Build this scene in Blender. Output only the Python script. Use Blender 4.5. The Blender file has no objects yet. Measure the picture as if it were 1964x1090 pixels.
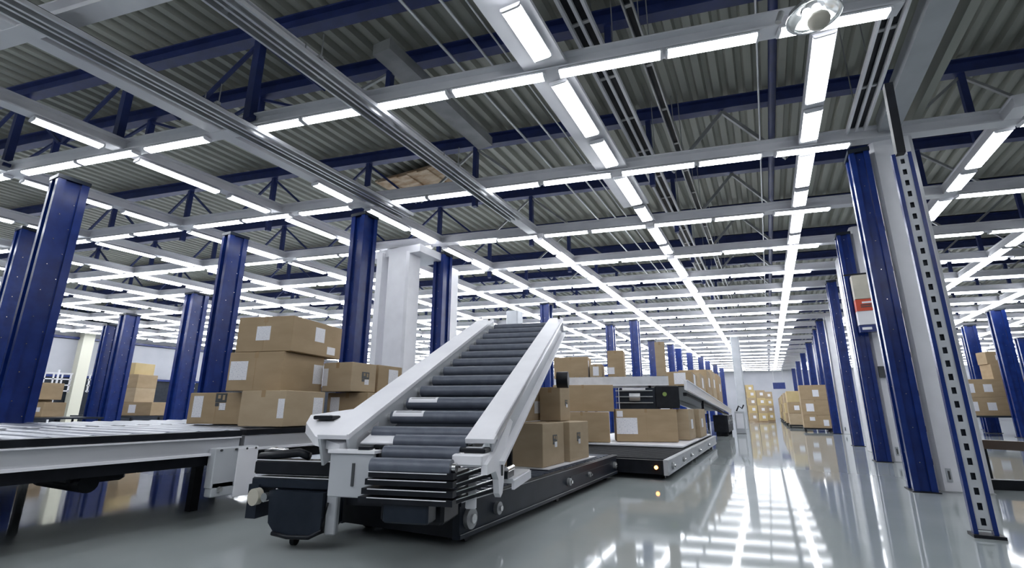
import bpy, bmesh, math, random
from mathutils import Vector, Matrix

random.seed(7)
S = bpy.context.scene
COL = S.collection
R = math.radians

# ------------------------------------------------------------------ camera
F_PX, W_PX, H_PX = 920.0, 1964, 1090
YAW, PITCH, ROLL = R(27.43879741), R(14.51231686), R(0.1)
EYE = Vector((0, 0, 1.0))
cy_, sy_, cp_, sp_ = math.cos(YAW), math.sin(YAW), math.cos(PITCH), math.sin(PITCH)
fwd = Vector((-sy_ * cp_, cy_ * cp_, sp_))
r0 = Vector((cy_, sy_, 0))
u0 = r0.cross(fwd)
rt = math.cos(ROLL) * r0 + math.sin(ROLL) * u0
up = -math.sin(ROLL) * r0 + math.cos(ROLL) * u0
cam_d = bpy.data.cameras.new('camera')
cam = bpy.data.objects.new('camera', cam_d)
COL.objects.link(cam)
cam_d.sensor_width = 36.0
cam_d.lens = F_PX / W_PX * 36.0
cam_d.clip_start = 0.05
cam_d.clip_end = 300
cam.matrix_world = Matrix(((rt.x, up.x, -fwd.x, EYE.x), (rt.y, up.y, -fwd.y, EYE.y), (rt.z, up.z, -fwd.z, EYE.z), (0, 0, 0, 1)))
S.camera = cam


def proj(p):
    q = Vector(p) - EYE
    z = q.dot(fwd)
    if z < 0.1:
        return None
    return 982 + F_PX * q.dot(rt) / z, 545 - F_PX * q.dot(up) / z, z


# ------------------------------------------------------------------ world, exposure
world = bpy.data.worlds.new('world')
S.world = world
world.use_nodes = True
world.node_tree.nodes['Background'].inputs[0].default_value = (0.75, 0.85, 1.0, 1)
world.node_tree.nodes['Background'].inputs[1].default_value = 0.12
S.view_settings.view_transform = 'Standard'
S.view_settings.look = 'None'
S.view_settings.gamma = 1.0
S.view_settings.exposure = 0.42
S.view_settings.use_curve_mapping = False
S.cycles.max_bounces = 7
S.cycles.diffuse_bounces = 3
S.cycles.glossy_bounces = 4
S.cycles.sample_clamp_indirect = 4.0
LAMP_POWER = 9.0


# ------------------------------------------------------------------ materials
def principled(name, col, rough=0.5, metal=0.0, spec=0.5, coat=0.0):
    m = bpy.data.materials.new(name)
    m.use_nodes = True
    b = m.node_tree.nodes['Principled BSDF']
    b.inputs['Base Color'].default_value = (*col, 1)
    b.inputs['Roughness'].default_value = rough
    b.inputs['Metallic'].default_value = metal
    b.inputs['Specular IOR Level'].default_value = spec
    b.inputs['Coat Weight'].default_value = coat
    return m


def noisy(name, c1, c2, scale=4.0, rough=0.5, metal=0.0, stretch=(1, 1, 1), rvar=0.0, bump=0.0, spec=0.5):
    m = principled(name, c1, rough, metal, spec)
    nt = m.node_tree
    b = nt.nodes['Principled BSDF']
    tc = nt.nodes.new('ShaderNodeTexCoord')
    mp = nt.nodes.new('ShaderNodeMapping')
    mp.inputs['Scale'].default_value = stretch
    nz = nt.nodes.new('ShaderNodeTexNoise')
    nz.inputs['Scale'].default_value = scale
    nz.inputs['Detail'].default_value = 4
    cr = nt.nodes.new('ShaderNodeValToRGB')
    cr.color_ramp.elements[0].color = (*c1, 1)
    cr.color_ramp.elements[1].color = (*c2, 1)
    cr.color_ramp.elements[0].position = 0.35
    cr.color_ramp.elements[1].position = 0.65
    nt.links.new(tc.outputs['Object'], mp.inputs['Vector'])
    nt.links.new(mp.outputs['Vector'], nz.inputs['Vector'])
    nt.links.new(nz.outputs['Fac'], cr.inputs['Fac'])
    nt.links.new(cr.outputs['Color'], b.inputs['Base Color'])
    if rvar:
        mr = nt.nodes.new('ShaderNodeMapRange')
        mr.inputs['To Min'].default_value = rough - rvar
        mr.inputs['To Max'].default_value = rough + rvar
        nt.links.new(nz.outputs['Fac'], mr.inputs['Value'])
        nt.links.new(mr.outputs['Result'], b.inputs['Roughness'])
    if bump:
        bp = nt.nodes.new('ShaderNodeBump')
        bp.inputs['Strength'].default_value = bump
        bp.inputs['Distance'].default_value = 0.01
        nt.links.new(nz.outputs['Fac'], bp.inputs['Height'])
        nt.links.new(bp.outputs['Normal'], b.inputs['Normal'])
    return m


def emitter(name, col, power):
    m = principled(name, (0.8, 0.8, 0.8), 0.4)
    b = m.node_tree.nodes['Principled BSDF']
    b.inputs['Emission Color'].default_value = (*col, 1)
    b.inputs['Emission Strength'].default_value = power
    return m


def label_material():
    m = principled('printed_paper', (0.8, 0.8, 0.8), 0.55)
    nt = m.node_tree
    b = nt.nodes['Principled BSDF']
    tc = nt.nodes.new('ShaderNodeTexCoord')
    mp = nt.nodes.new('ShaderNodeMapping')
    mp.inputs['Scale'].default_value = (11, 11, 30)
    nz = nt.nodes.new('ShaderNodeTexNoise')
    nz.inputs['Scale'].default_value = 1.0
    nz.inputs['Detail'].default_value = 1
    cr = nt.nodes.new('ShaderNodeValToRGB')
    cr.color_ramp.interpolation = 'CONSTANT'
    cr.color_ramp.elements[0].color = (0.80, 0.80, 0.84, 1)
    cr.color_ramp.elements[1].color = (0.58, 0.59, 0.66, 1)
    cr.color_ramp.elements[1].position = 0.60
    nt.links.new(tc.outputs['Generated'], mp.inputs['Vector'])
    nt.links.new(mp.outputs['Vector'], nz.inputs['Vector'])
    nt.links.new(nz.outputs['Fac'], cr.inputs['Fac'])
    nt.links.new(cr.outputs['Color'], b.inputs['Base Color'])
    return m


M = {
    'floor': noisy('epoxy_floor', (0.31, 0.345, 0.35), (0.36, 0.39, 0.395), 0.7, 0.055, rvar=0.025, spec=0.16),
    'roof': noisy('roof_sheet', (0.29, 0.30, 0.265), (0.40, 0.41, 0.365), 1.2, 0.55, stretch=(1, 0.15, 1)),
    'beam': noisy('light_grey_steel', (0.76, 0.76, 0.81), (0.84, 0.84, 0.88), 2.0, 0.4),
    'grey': noisy('grey_galvanised_steel', (0.36, 0.37, 0.38), (0.45, 0.46, 0.47), 5.0, 0.35, 0.5),
    'alu': noisy('brushed_aluminium', (0.62, 0.63, 0.66), (0.72, 0.73, 0.76), 6.0, 0.3, 0.55, stretch=(1, 0.05, 1)),
    'white': noisy('white_paint', (0.78, 0.78, 0.82), (0.84, 0.84, 0.88), 3.0, 0.35),
    'plate': noisy('light_grey_paint', (0.42, 0.44, 0.47), (0.47, 0.49, 0.52), 3.0, 0.4),
    'cream': principled('cream_paint', (0.70, 0.69, 0.58), 0.5),
    'blue': noisy('navy_blue_paint', (0.004, 0.018, 0.12), (0.007, 0.027, 0.165), 5.0, 0.25, spec=0.4),
    'roofblue': noisy('roof_blue_paint', (0.016, 0.028, 0.11), (0.022, 0.038, 0.15), 5.0, 0.4),
    'black': noisy('black_paint', (0.005, 0.006, 0.009), (0.010, 0.012, 0.017), 6.0, 0.42, spec=0.25),
    'navyblack': noisy('blue_black_steel', (0.007, 0.012, 0.021), (0.014, 0.020, 0.032), 6.0, 0.38, spec=0.3),
    'rubber': noisy('dark_roller_rubber', (0.085, 0.098, 0.13), (0.11, 0.125, 0.16), 14.0, 0.36, 0.1),
    'steelbed': noisy('worn_roller_steel', (0.14, 0.155, 0.19), (0.20, 0.22, 0.27), 5.0, 0.30, 0.5),
    'chrome': principled('bright_steel', (0.7, 0.7, 0.7), 0.15, 1.0),
    'card': noisy('cardboard', (0.345, 0.255, 0.155), (0.395, 0.295, 0.185), 2.2, 0.75, stretch=(1, 1, 3), spec=0.2),
    'card2': noisy('pale_cardboard', (0.40, 0.31, 0.205), (0.45, 0.355, 0.24), 2.2, 0.75, stretch=(1, 1, 3), spec=0.2),
    'card3': noisy('yellowish_cardboard', (0.50, 0.39, 0.20), (0.56, 0.44, 0.24), 2.2, 0.75, spec=0.2),
    'tape': principled('packing_tape', (0.36, 0.25, 0.14), 0.25),
    'paper': label_material(),
    'ink': principled('dark_ink', (0.05, 0.055, 0.06), 0.5),
    'lamp': emitter('lamp_diffuser', (0.93, 0.96, 1.0), LAMP_POWER),
    'amber': emitter('amber_lamp', (1.0, 0.32, 0.05), 8.0),
    'green': principled('green_button', (0.22, 0.32, 0.08), 0.4),
    'red': principled('red_band', (0.55, 0.07, 0.03), 0.5),
    'beige': noisy('beige_plastic', (0.45, 0.43, 0.36), (0.55, 0.52, 0.44), 4.0, 0.4),
    'wood': noisy('brown_board', (0.30, 0.19, 0.10), (0.52, 0.42, 0.30), 2.5, 0.7, stretch=(1, 3, 1)),
    'brown': principled('dark_brown_rail', (0.05, 0.032, 0.022), 0.3),
    'panel': noisy('pale_wall_panel', (0.36, 0.37, 0.41), (0.42, 0.43, 0.47), 0.6, 0.5),
    'glass': None,
}
g = principled('clear_ribbed_glass', (0.9, 0.95, 0.95), 0.08)
g.node_tree.nodes['Principled BSDF'].inputs['Transmission Weight'].default_value = 0.9
M['glass'] = g


# ------------------------------------------------------------------ mesh helpers
class MB:
    def __init__(self):
        self.v, self.f, self.mi, self.mats, self.sm = [], [], [], [], []

    def _m(self, mat):
        if mat not in self.mats:
            self.mats.append(mat)
        return self.mats.index(mat)

    def add(self, vs, fs, mat, smooth=False):
        o = len(self.v)
        self.v += [tuple(v) for v in vs]
        k = self._m(mat)
        for f in fs:
            self.f.append([i + o for i in f])
            self.mi.append(k)
            self.sm.append(smooth)
        return self

    def box(self, c, s, mat, rz=0.0, mtx=None, ch=0.0):
        """box centred at c, size s, optional chamfered vertical edges"""
        hx, hy, hz = s[0] / 2, s[1] / 2, s[2] / 2
        if ch:
            a = min(ch, hx * .9, hy * .9)
            prof = [(-hx + a, -hy), (hx - a, -hy), (hx, -hy + a), (hx, hy - a), (hx - a, hy), (-hx + a, hy), (-hx, hy - a), (-hx, -hy + a)]
            b = min(a, hz * .9)
            def ring(z, k):
                return [(x * k[0], y * k[1], z) for x, y in prof]
            kx, ky = (hx - b) / hx, (hy - b) / hy
            vs = ring(-hz, (kx, ky)) + ring(-hz + b, (1, 1)) + ring(hz - b, (1, 1)) + ring(hz, (kx, ky))
            fs = [list(range(7, -1, -1)), [24 + i for i in range(8)]]
            for r in range(3):
                for i in range(8):
                    j = (i + 1) % 8
                    fs.append([r * 8 + i, r * 8 + j, r * 8 + 8 + j, r * 8 + 8 + i])
        else:
            vs = [(x, y, z) for z in (-hz, hz) for x, y in ((-hx, -hy), (hx, -hy), (hx, hy), (-hx, hy))]
            fs = [(3, 2, 1, 0), (4, 5, 6, 7), (0, 1, 5, 4), (1, 2, 6, 5), (2, 3, 7, 6), (3, 0, 4, 7)]
        if mtx is None:
            mtx = Matrix.Translation(Vector(c)) @ Matrix.Rotation(rz, 4, 'Z')
        else:
            mtx = mtx @ Matrix.Translation(Vector(c)) @ Matrix.Rotation(rz, 4, 'Z')
        return self.add([mtx @ Vector(v) for v in vs], fs, mat)

    def prism(self, prof, p0, p1, mat, upv=(0, 0, 1), caps=True):
        """extrude a closed 2-D profile (a,b) from p0 to p1; a = sideways, b = up"""
        p0, p1 = Vector(p0), Vector(p1)
        d = (p1 - p0).normalized()
        u = Vector(upv)
        s = d.cross(u).normalized()
        u = s.cross(d).normalized()
        n = len(prof)
        vs = [p0 + s * a + u * b for a, b in prof] + [p1 + s * a + u * b for a, b in prof]
        fs = [[i, (i + 1) % n, n + (i + 1) % n, n + i] for i in range(n)]
        if caps:
            fs += [list(range(n))[::-1], [n + i for i in range(n)]]
        return self.add(vs, fs, mat)

    def bar(self, p0, p1, w, h, mat, upv=(0, 0, 1)):
        return self.prism([(-w / 2, -h / 2), (w / 2, -h / 2), (w / 2, h / 2), (-w / 2, h / 2)], p0, p1, mat, upv)

    def cyl(self, p0, p1, r, mat, n=12, r1=None):
        p0, p1 = Vector(p0), Vector(p1)
        r1 = r if r1 is None else r1
        d = (p1 - p0).normalized()
        u = Vector((0, 0, 1)) if abs(d.z) < 0.9 else Vector((1, 0, 0))
        s = d.cross(u).normalized()
        u = s.cross(d)
        cs = [(math.cos(2 * math.pi * i / n), math.sin(2 * math.pi * i / n)) for i in range(n)]
        vs = [p0 + (s * a + u * b) * r for a, b in cs] + [p1 + (s * a + u * b) * r1 for a, b in cs]
        self.add(vs, [[i, (i + 1) % n, n + (i + 1) % n, n + i] for i in range(n)], mat, True)
        self.add(vs, [list(range(n))[::-1], [n + i for i in range(n)]], mat)
        return self

    def lathe(self, c, prof, mat, n=24, axis='Z'):
        vs, fs = [], []
        m = len(prof)
        for i in range(n):
            a = 2 * math.pi * i / n
            for r, z in prof:
                vs.append(Vector(c) + Vector((r * math.cos(a), r * math.sin(a), z)))
        for i in range(n):
            for k in range(m - 1):
                j = (i + 1) % n
                fs.append([i * m + k, j * m + k, j * m + k + 1, i * m + k + 1])
        return self.add(vs, fs, mat, True)

    def tube(self, pts, r, mat, n=8):
        pts = [Vector(p) for p in pts]
        rings = []
        for i, p in enumerate(pts):
            d = (pts[min(i + 1, len(pts) - 1)] - pts[max(i - 1, 0)]).normalized()
            u = Vector((0, 0, 1)) if abs(d.z) < 0.95 else Vector((1, 0, 0))
            s = d.cross(u).normalized()
            u = s.cross(d)
            rings.append([p + (s * math.cos(2 * math.pi * k / n) + u * math.sin(2 * math.pi * k / n)) * r for k in range(n)])
        vs = [v for rg in rings for v in rg]
        fs = []
        for i in range(len(rings) - 1):
            for k in range(n):
                fs.append([i * n + k, i * n + (k + 1) % n, (i + 1) * n + (k + 1) % n, (i + 1) * n + k])
        fs += [list(range(n))[::-1], [(len(rings) - 1) * n + k for k in range(n)]]
        return self.add(vs, fs, mat, True)

    def mesh(self, name):
        me = bpy.data.meshes.new(name)
        me.from_pydata(self.v, [], self.f)
        for m in self.mats:
            me.materials.append(M[m])
        me.polygons.foreach_set('material_index', self.mi)
        me.polygons.foreach_set('use_smooth', self.sm)
        me.update()
        return me

    def build(self, name, parent=None, loc=None):
        o = bpy.data.objects.new(name, self.mesh(name))
        COL.objects.link(o)
        if parent is not None:
            o.parent = parent
        if loc is not None:
            o.location = loc
        return o


def tag(o, label=None, cat=None, group=None, kind=None):
    if label:
        o['label'] = label
    if cat:
        o['category'] = cat
    if group:
        o['group'] = group
    if kind:
        o['kind'] = kind
    return o


def empty(name, loc=(0, 0, 0), rz=0.0):
    o = bpy.data.objects.new(name, None)
    COL.objects.link(o)
    o.location = loc
    o.rotation_euler = (0, 0, rz)
    o.empty_display_size = 0.1
    return o


def ordn(n):
    w = ['zeroth', 'first', 'second', 'third', 'fourth', 'fifth', 'sixth', 'seventh', 'eighth', 'ninth', 'tenth', 'eleventh', 'twelfth',
         'thirteenth', 'fourteenth', 'fifteenth', 'sixteenth', 'seventeenth', 'eighteenth', 'nineteenth']
    if n < 20:
        return w[n]
    t = {2: 'twent', 3: 'thirt', 4: 'fort'}[n // 10]
    return t + 'ieth' if n % 10 == 0 else t + 'y-' + w[n % 10]


# ------------------------------------------------------------------ hall dimensions
TP = math.tan(R(11.5))                      # the crossbeams run slightly skew to the aisle
XL, XR, Y0, Y1 = -33.0, 24.0, -9.0, 58.0
ZR = 6.62
ROWS = [0.98, -1.83, -4.35, -6.65, -8.5, -11.1, -13.85, -16.4, -18.9, -21.4, -23.9, -26.4, -28.9, -31.4]
ROWS_R = [3.43, 5.67, 8.1, 10.6, 13.1, 15.6, 18.1, 20.6]
CUTS = [2.2, 4.95, 7.75, 10.4, 12.9, 15.42, 17.75, 19.95, 22.1, 24.2, 26.4]
while CUTS[-1] < 64:
    CUTS.append(CUTS[-1] + 2.5)

# floor
MB().box(((XL + XR) / 2, (Y0 + Y1) / 2, -0.05), (XR - XL + 1, Y1 - Y0 + 1, 0.1), 'floor').build('floor')
tag(bpy.data.objects['floor'], kind='structure')


# ceiling: trapezoidal roof sheet, ribs along the aisle
def roof():
    pitch = 0.26
    prof = []
    x = XL
    while x < XR:
        prof += [(x, ZR), (x + 0.11, ZR), (x + 0.145, ZR + 0.10), (x + 0.225, ZR + 0.10)]
        x += pitch
    prof.append((x, ZR))
    n = len(prof)
    vs = [(a, Y0, b) for a, b in prof] + [(a, Y1 + 8, b) for a, b in prof]
    m = MB()
    m.add(vs, [[i, n + i, n + i + 1, i + 1] for i in range(n - 1)], 'roof')
    m.add([(XL, Y0, ZR + .13), (XR, Y0, ZR + .13), (XR, Y1 + 8, ZR + .13), (XL, Y1 + 8, ZR + .13)], [(0, 1, 2, 3)], 'roof')
    tag(m.build('ceiling'), kind='structure')


roof()

# far wall and right wall
m = MB().box(((XL + XR) / 2, Y1 + 0.15, ZR / 2), (XR - XL, 0.3, ZR), 'panel')
tag(m.build('wall_far'), kind='structure')
m = MB().box((XR + 0.15, (Y0 + Y1) / 2, ZR / 2), (0.3, Y1 - Y0, ZR), 'panel')
tag(m.build('wall_right'), kind='structure')
# left wall: dark base, pale panels above, blue rails
m = MB().box((XL - 0.15, (Y0 + Y1) / 2, ZR / 2), (0.3, Y1 - Y0, ZR), 'navyblack')
tag(m.build('wall_left'), kind='structure')
m = MB()
for y in range(0, 56, 7):
    m.box((XL + 0.04, y + 3.5, 3.6), (0.08, 6.7, 1.9), 'panel')
    m.box((XL + 0.04, y + 3.5, 5.0), (0.08, 6.7, 0.55), 'panel')
tag(m.build('trim_1'), kind='structure')
m = MB()
for z in (2.6, 4.64, 5.36):
    m.box((XL + 0.1, 27, z), (0.16, 58, 0.12), 'blue')
tag(m.build('trim_2'), kind='structure')
m = MB().box((XL + 0.35, 12.5, 2.5), (0.55, 0.5, 5.0), 'cream')
tag(m.build('column'), kind='structure')

# ------------------------------------------------------------------ crossbeams (bottom chords), rails lengthwise
BW, BH, BZ = 0.19, 0.20, 4.96
cprof = [(-.5, -.5), (.5, -.5), (.5, -.38), (.12, -.30), (.12, .34), (.5, .40), (.5, .5), (-.5, .5), (-.5, .40), (-.42, .34), (-.42, -.30), (-.5, -.38)]
NB = 0
for j, c in enumerate(CUTS):
    cb = 2.75 if j == 0 else c

    def P(x, z=BZ):
        return (x, cb + x * TP, z)
    xa, xb = XL + .3, XR - .2
    if j == 1:
        xb = 1.62
    if j == 0:
        xb = 1.62
    m = MB().prism([(a * BW, b * BH) for a, b in cprof], P(xa), P(xb), 'beam')
    o = m.build('ceiling_beam')
    tag(o, kind='structure')
for i, x in enumerate(ROWS + ROWS_R):
    w = 0.50 if i == 1 else (0.24 if i == 0 else 0.2)
    m = MB()
    if i == 1:
        m.box((x - .06, 4.0, 4.93), (w, 10.0, 0.05), 'beam')
        m.box((x - .29, 4.0, 4.98), (0.03, 10.0, 0.1), 'beam')
        m.box((x, 9.0 + (Y1 - 10) / 2, 4.93), (.24, Y1 - 10, 0.05), 'beam')
    elif i == 0:
        m.box((x, (0 + Y1) / 2 + 1, 4.93), (w, Y1 - 6, 0.08), 'beam')
    else:
        m.prism([(a * w, b * .18) for a, b in cprof], (x, -1.5 if i < 14 else 8.0, 4.955), (x, Y1 - 1, 4.955), 'beam')
    tag(m.build('ceiling_rail'), kind='structure')

# ------------------------------------------------------------------ strip lamps
LX = [(.55, 1.5), (-.55, .33), (-1.74, -.63), (-3.05, -1.93), (-4.1, -3.15), (-5.2, -4.28), (-6.15, -5.27), (-8.0, -6.88), (-9.38, -8.25), (-10.66, -9.46), (-12.35, -11.1)]
x = -12.5
while x > XL + 2:
    LX.append((x - 1.15, x))
    x -= 1.32
LXR = []
x = 3.55
while x < XR - 2:
    LXR.append((x, x + 1.12))
    x += 1.28
lamps = []          # (p0, p1, width, label, group)
for j, c in enumerate(CUTS):
    for k, (a, b) in enumerate(LX):
        if j == 0:
            continue
        y0, y1 = c + a * TP, c + b * TP
        if y1 > Y1 - .5:
            continue
        lamps.append(((a, y0 - .03, 4.80), (b, y1 - .03, 4.80), 0.125,
                      'white strip lamp under the %s crossbeam, %s leftwards from the white column' % (ordn(j), ordn(k + 1)), 'strip lamps under the crossbeams'))
    for k, (a, b) in enumerate(LXR):
        if j < 2:
            continue
        y0, y1 = c + a * TP, c + b * TP
        if y1 > Y1 - .5:
            continue
        lamps.append(((a, y0 - .03, 4.80), (b, y1 - .03, 4.80), 0.125,
                      'white strip lamp under the %s crossbeam, %s rightwards from the white column' % (ordn(j), ordn(k + 1)), 'strip lamps under the crossbeams'))
for side, rows in (('left', ROWS), ('right', ROWS_R)):
    for i, x in enumerate(rows):
        n = 0
        for j, c in enumerate(CUTS[:-1]):
            y = c + x * TP
            gap = CUTS[j + 1] - c
            for a, b in ((.17, .165 + .46 * gap), (.17 + .54 * gap, gap - .32)):
                ya, yb = y + a, y + b
                if yb > Y1 - 1 or ya < 0.8:
                    continue
                if side == 'right' and ya < 8.2:
                    continue
                if side == 'left' and i == 0 and ya < 5.1:
                    continue
                if side == 'left' and i in (2,) and ya < 9.5:
                    continue
                if side == 'left' and i in (3,) and 3.9 > ya:
                    continue
                n += 1
                w = 0.2 if i < 3 else 0.15
                place = ('in the lamp row over the aisle' if (side == 'left' and i == 0) else
                         'in the %s row %s of the aisle' % (ordn(i if side == 'left' else i + 1), side))
                lamps.append(((x, ya, 4.83 if i < 2 else 4.80), (x, yb, 4.83 if i < 2 else 4.80), w,
                              'white strip lamp %s, %s from the camera' % (place, ordn(n)), 'strip lamps in the lengthwise rows'))


behind = []         # the same grid continues over and behind the viewpoint
for c in (-0.55, -3.3, -6.0):
    for a, b in LX[:22] + LXR[:8]:
        if c + a * TP > Y0 + .5:
            behind.append(((a, c + a * TP - .03, 4.80), (b, c + b * TP - .03, 4.80), 0.125))
for x in ROWS[:9] + ROWS_R[:4]:
    for c in (-0.55, -3.3, -6.0):
        y = c + x * TP
        if y > Y0 + .5 and y < 0.5:
            behind += [((x, y + .17, 4.80), (x, y + 1.43, 4.80), .15), ((x, y + 1.65, 4.80), (x, y + 2.4, 4.80), .15)]


def lamp_prof(w):
    h = w / 2
    return [(-h, .026), (-h, .006), (-h * .8, -.006), (h * .8, -.006), (h, .006), (h, .026)]


def lamp_size(l):
    mid = (Vector(l[0]) + Vector(l[1])) / 2
    q = proj(mid)
    if q is None or not (-60 < q[0] < 2020 and -60 < q[1] < 1150):
        qa, qb = proj(l[0]), proj(l[1])
        ok = any(t is not None and 0 < t[0] < 1964 and 0 < t[1] < 1090 for t in (qa, qb))
        if not ok:
            return 0
        q = qa or qb
    return (Vector(l[0]) - Vector(l[1])).length * l[2] / max(q[2], .5) ** 2


lamps.sort(key=lambda l: -lamp_size(l))
seen = [l for l in lamps if lamp_size(l) > 0]
unseen = [l for l in lamps if lamp_size(l) <= 0]
for n, (p0, p1, w, lab, grp) in enumerate(seen[:298]):
    m = MB().prism(lamp_prof(w), p0, p1, 'lamp')
    o = m.build('strip_lamp')
    tag(o, lab, 'lamp', grp)
    if n < 90:
        d = (Vector(p1) - Vector(p0)).normalized()
        hz = MB()
        hz.prism([(-w * .56, .024), (w * .56, .024), (w * .56, .046), (-w * .56, .046)], Vector(p0) - d * .02, Vector(p1) + d * .02, 'white')
        hz.build('housing', o)
        for q, s in ((Vector(p0), -1), (Vector(p1), 1)):
            MB().prism([(a * 1.08, b * 1.08) for a, b in lamp_prof(w)], q, q + d * s * .025, 'white').build('end_cap', o)
m = MB()
for p0, p1, w, lab, grp in seen[298:] + [l for l in unseen if l[0][0] < 4 and l[0][1] < 30]:
    m.prism(lamp_prof(w), p0, p1, 'lamp', caps=False)
for p0, p1, w in behind:
    m.prism(lamp_prof(w), p0, p1, 'lamp', caps=False)
tag(m.build('strip_lamps'), 'small white strip lamps in the rest of the ceiling grid', 'lamps', kind='stuff')
for c in (-0.55, -3.3, -6.0):
    xa = max(XL + .3, (Y0 + .5 - c) / TP)
    o = MB().prism([(a * BW, b * BH) for a, b in cprof], (xa, c + xa * TP, BZ), (XR - .2, c + (XR - .2) * TP, BZ), 'beam').build('ceiling_beam')
    tag(o, kind='structure')

# ------------------------------------------------------------------ roof trusses
ZT = 6.30
TRUSS = [2.0, 4.86, 6.02, 8.68, 11.4, 14.1, 16.8, 19.5, 22.2, 25.0, 28, 31, 34, 37, 40, 44, 48, 52]
iprof = [(-.09, .0), (.09, 0), (.09, .025), (.012, .035), (.012, .215), (.09, .225), (.09, .25), (-.09, .25), (-.09, .225), (-.012, .215), (-.012, .035), (-.09, .025)]
for j, c in enumerate(TRUSS):
    r = empty('roof_truss', (0, c, 0))
    tag(r, 'dark blue roof truss with hangers and grey braces, %s from the camera' % ordn(j + 1), 'roof truss', 'dark blue trusses under the corrugated roof')
    def P(x, z):
        return (x, x * TP, z)
    m = MB().prism(iprof, P(XL + .3, ZT), P(XR - .3, ZT), 'roofblue')
    m.build('top_chord', r)
    xs = [] if j == 1 else [-1.43]
    x = -6.1 if j == 1 else -4.85
    while x > XL + 1:
        xs.append(x)
        x -= 2.5
    xs += [3.4, 6.0, 8.5, 11, 13.5, 16, 18.5]
    rest = MB()
    rest_n = 0
    for x in xs:
        q = proj((x, c + x * TP, 5.8))
        near = j < 7 and q is not None and -100 < q[0] < 2064 and q[2] < 17
        if j == 0 or (j == 1 and x > -5):
            continue
        zl = 5.80 if j == 2 else 4.97
        hm = MB() if near else rest
        w = .15 if j == 1 else .09
        hm.prism([(-w / 2, -.05), (w / 2, -.05), (w / 2, .05), (-w / 2, .05)], P(x, ZT + .01), P(x, zl), 'roofblue', (0, 1, 0))
        if near:
            hm.build('hanger', r)
        dm = MB() if near else rest
        if x == -1.43 and j > 2:
            for s in (-1, 1):
                dm.bar(P(-.15, ZT - .02), P(-.15 + s * .92, 5.2), .06, .06, 'grey')
        for s in (-1, 1) if x != -1.43 else ():
            dm.bar(P(x, ZT - .02), P(x + s * 1.2, 5.22 if j != 2 else 5.8), .045, .045, 'grey' if x > -5.5 else 'roofblue')
        if near and dm.v:
            dm.build('brace', r)
        else:
            rest_n += 1
    if rest_n:
        tag(rest.build('web', r), kind='stuff')

# purlins: thin dark rods under the roof
m = MB()
for k in range(9):
    y = 3.4 + k * 2.7
    m.bar((XL + .5, y - 6.6, ZR - .06), (XR - .5, y + 4.6, ZR - .06), .05, .07, 'black')
tag(m.build('roof_batten'), 'thin dark battens across the corrugated roof', 'batten', kind='structure')


# ------------------------------------------------------------------ trays, pipes and rails below the roof
def tray(name, label, x, z, w, ya, yb, n=4, cat='cable tray', mat='alu'):
    r = empty(name, (x, ya, z))
    tag(r, label, cat)
    L = yb - ya
    for k in range(n):
        a = -w / 2 + w * k / (n - 1)
        MB().box((a, L / 2, 0), (w / n * .42, L, .05 if k % 2 else .075), mat).build('rail', r)
    MB().box((0, L / 2, .045), (w * .9, L, .012), 'black').build('cable', r)
    m = MB()
    y = .4
    while y < L:
        m.box((0, y, .03), (w * 1.05, .05, .02), 'grey')
        y += 1.1
    tag(m.build('rungs', r), kind='stuff')
    y = .8
    while y < L:
        h = MB()
        h.box((0, y, .06), (w * 1.15, .05, .04), 'grey')
        for s in (-1, 1):
            h.cyl((s * w * .55, y, .05), (s * w * .55, y, ZR - z - .02 if z > 5 else 5.02 - z), .008, 'grey', 6)
        h.build('hanger', r)
        y += 2.7
    return r


tray('cable_tray', 'aluminium cable tray crossing under the near crossbeam, left of the other tray', -5.92, 4.68, .30, -.5, 6.9)
tray('cable_tray', 'aluminium cable tray running to the blue post beside the white pillars', -4.06, 4.66, .26, -.5, 8.0)
tray('overhead_rail', 'pale channel rail above the crossbeams, right of the wide lamp row', -1.46, 5.42, .26, 2.0, 40, 3, 'rail', 'beam')
tray('overhead_rail', 'narrow double rail above the crossbeams, halfway to the lamp row over the aisle', -0.90, 5.42, .10, 2.0, 40, 2, 'rail', 'grey')
tray('overhead_rail', 'pale double rail leading to the top of the big white column', 1.62, 5.02, .22, 1.0, 8.0, 3, 'rail', 'white')
o = MB().box((2.02, 3.6, 5.05), (.26, 8.9, .22), 'plate').build('ceiling_beam')
tag(o, kind='structure')
o = MB().box((2.42, 4.4, 5.4), (.1, 9.6, .5), 'roof').build('ceiling_beam')
tag(o, kind='structure')
for i, (x, z, ya, yb, rr) in enumerate(((-2.7, 5.35, 2, 30, .018), (-2.45, 5.35, 2, 30, .012), (-3.2, 5.5, 2, 20, .02), (0.58, 5.6, 3, 30, .055), (0.4, 5.6, 3, 30, .015))):
    o = MB().cyl((x, ya, z), (x, yb, z), rr, 'alu' if i != 3 else 'roofblue', 8).build('conduit')
    tag(o, ['thin pale conduit under the roof, left of the wide lamp row', 'thinnest conduit beside the wide lamp row', 'conduit under the roof above the second tray',
            'thick dark blue conduit under the roof left of the aisle lamps', 'thin conduit beside the thick one near the aisle lamps'][i], 'conduit')
o = MB().box((-3.85, 5.1, 5.45), (.28, 2.6, .16), 'grey').build('air_duct')
tag(o, 'short grey duct between the first two crossbeams, above the second tray', 'duct')
o = MB()
o.box((-6.9, 8.6, 6.45), (2.3, 1.0, .05), 'wood')
for k in range(4):
    o.box((-7.8 + k * .6, 8.6, 6.41), (.30, 1.0, .04), 'wood')
o = o.build('wooden_board')
o.rotation_euler = (0, 0, 0)
tag(o, 'brown stained boards lying under the corrugated roof', 'board')


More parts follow.
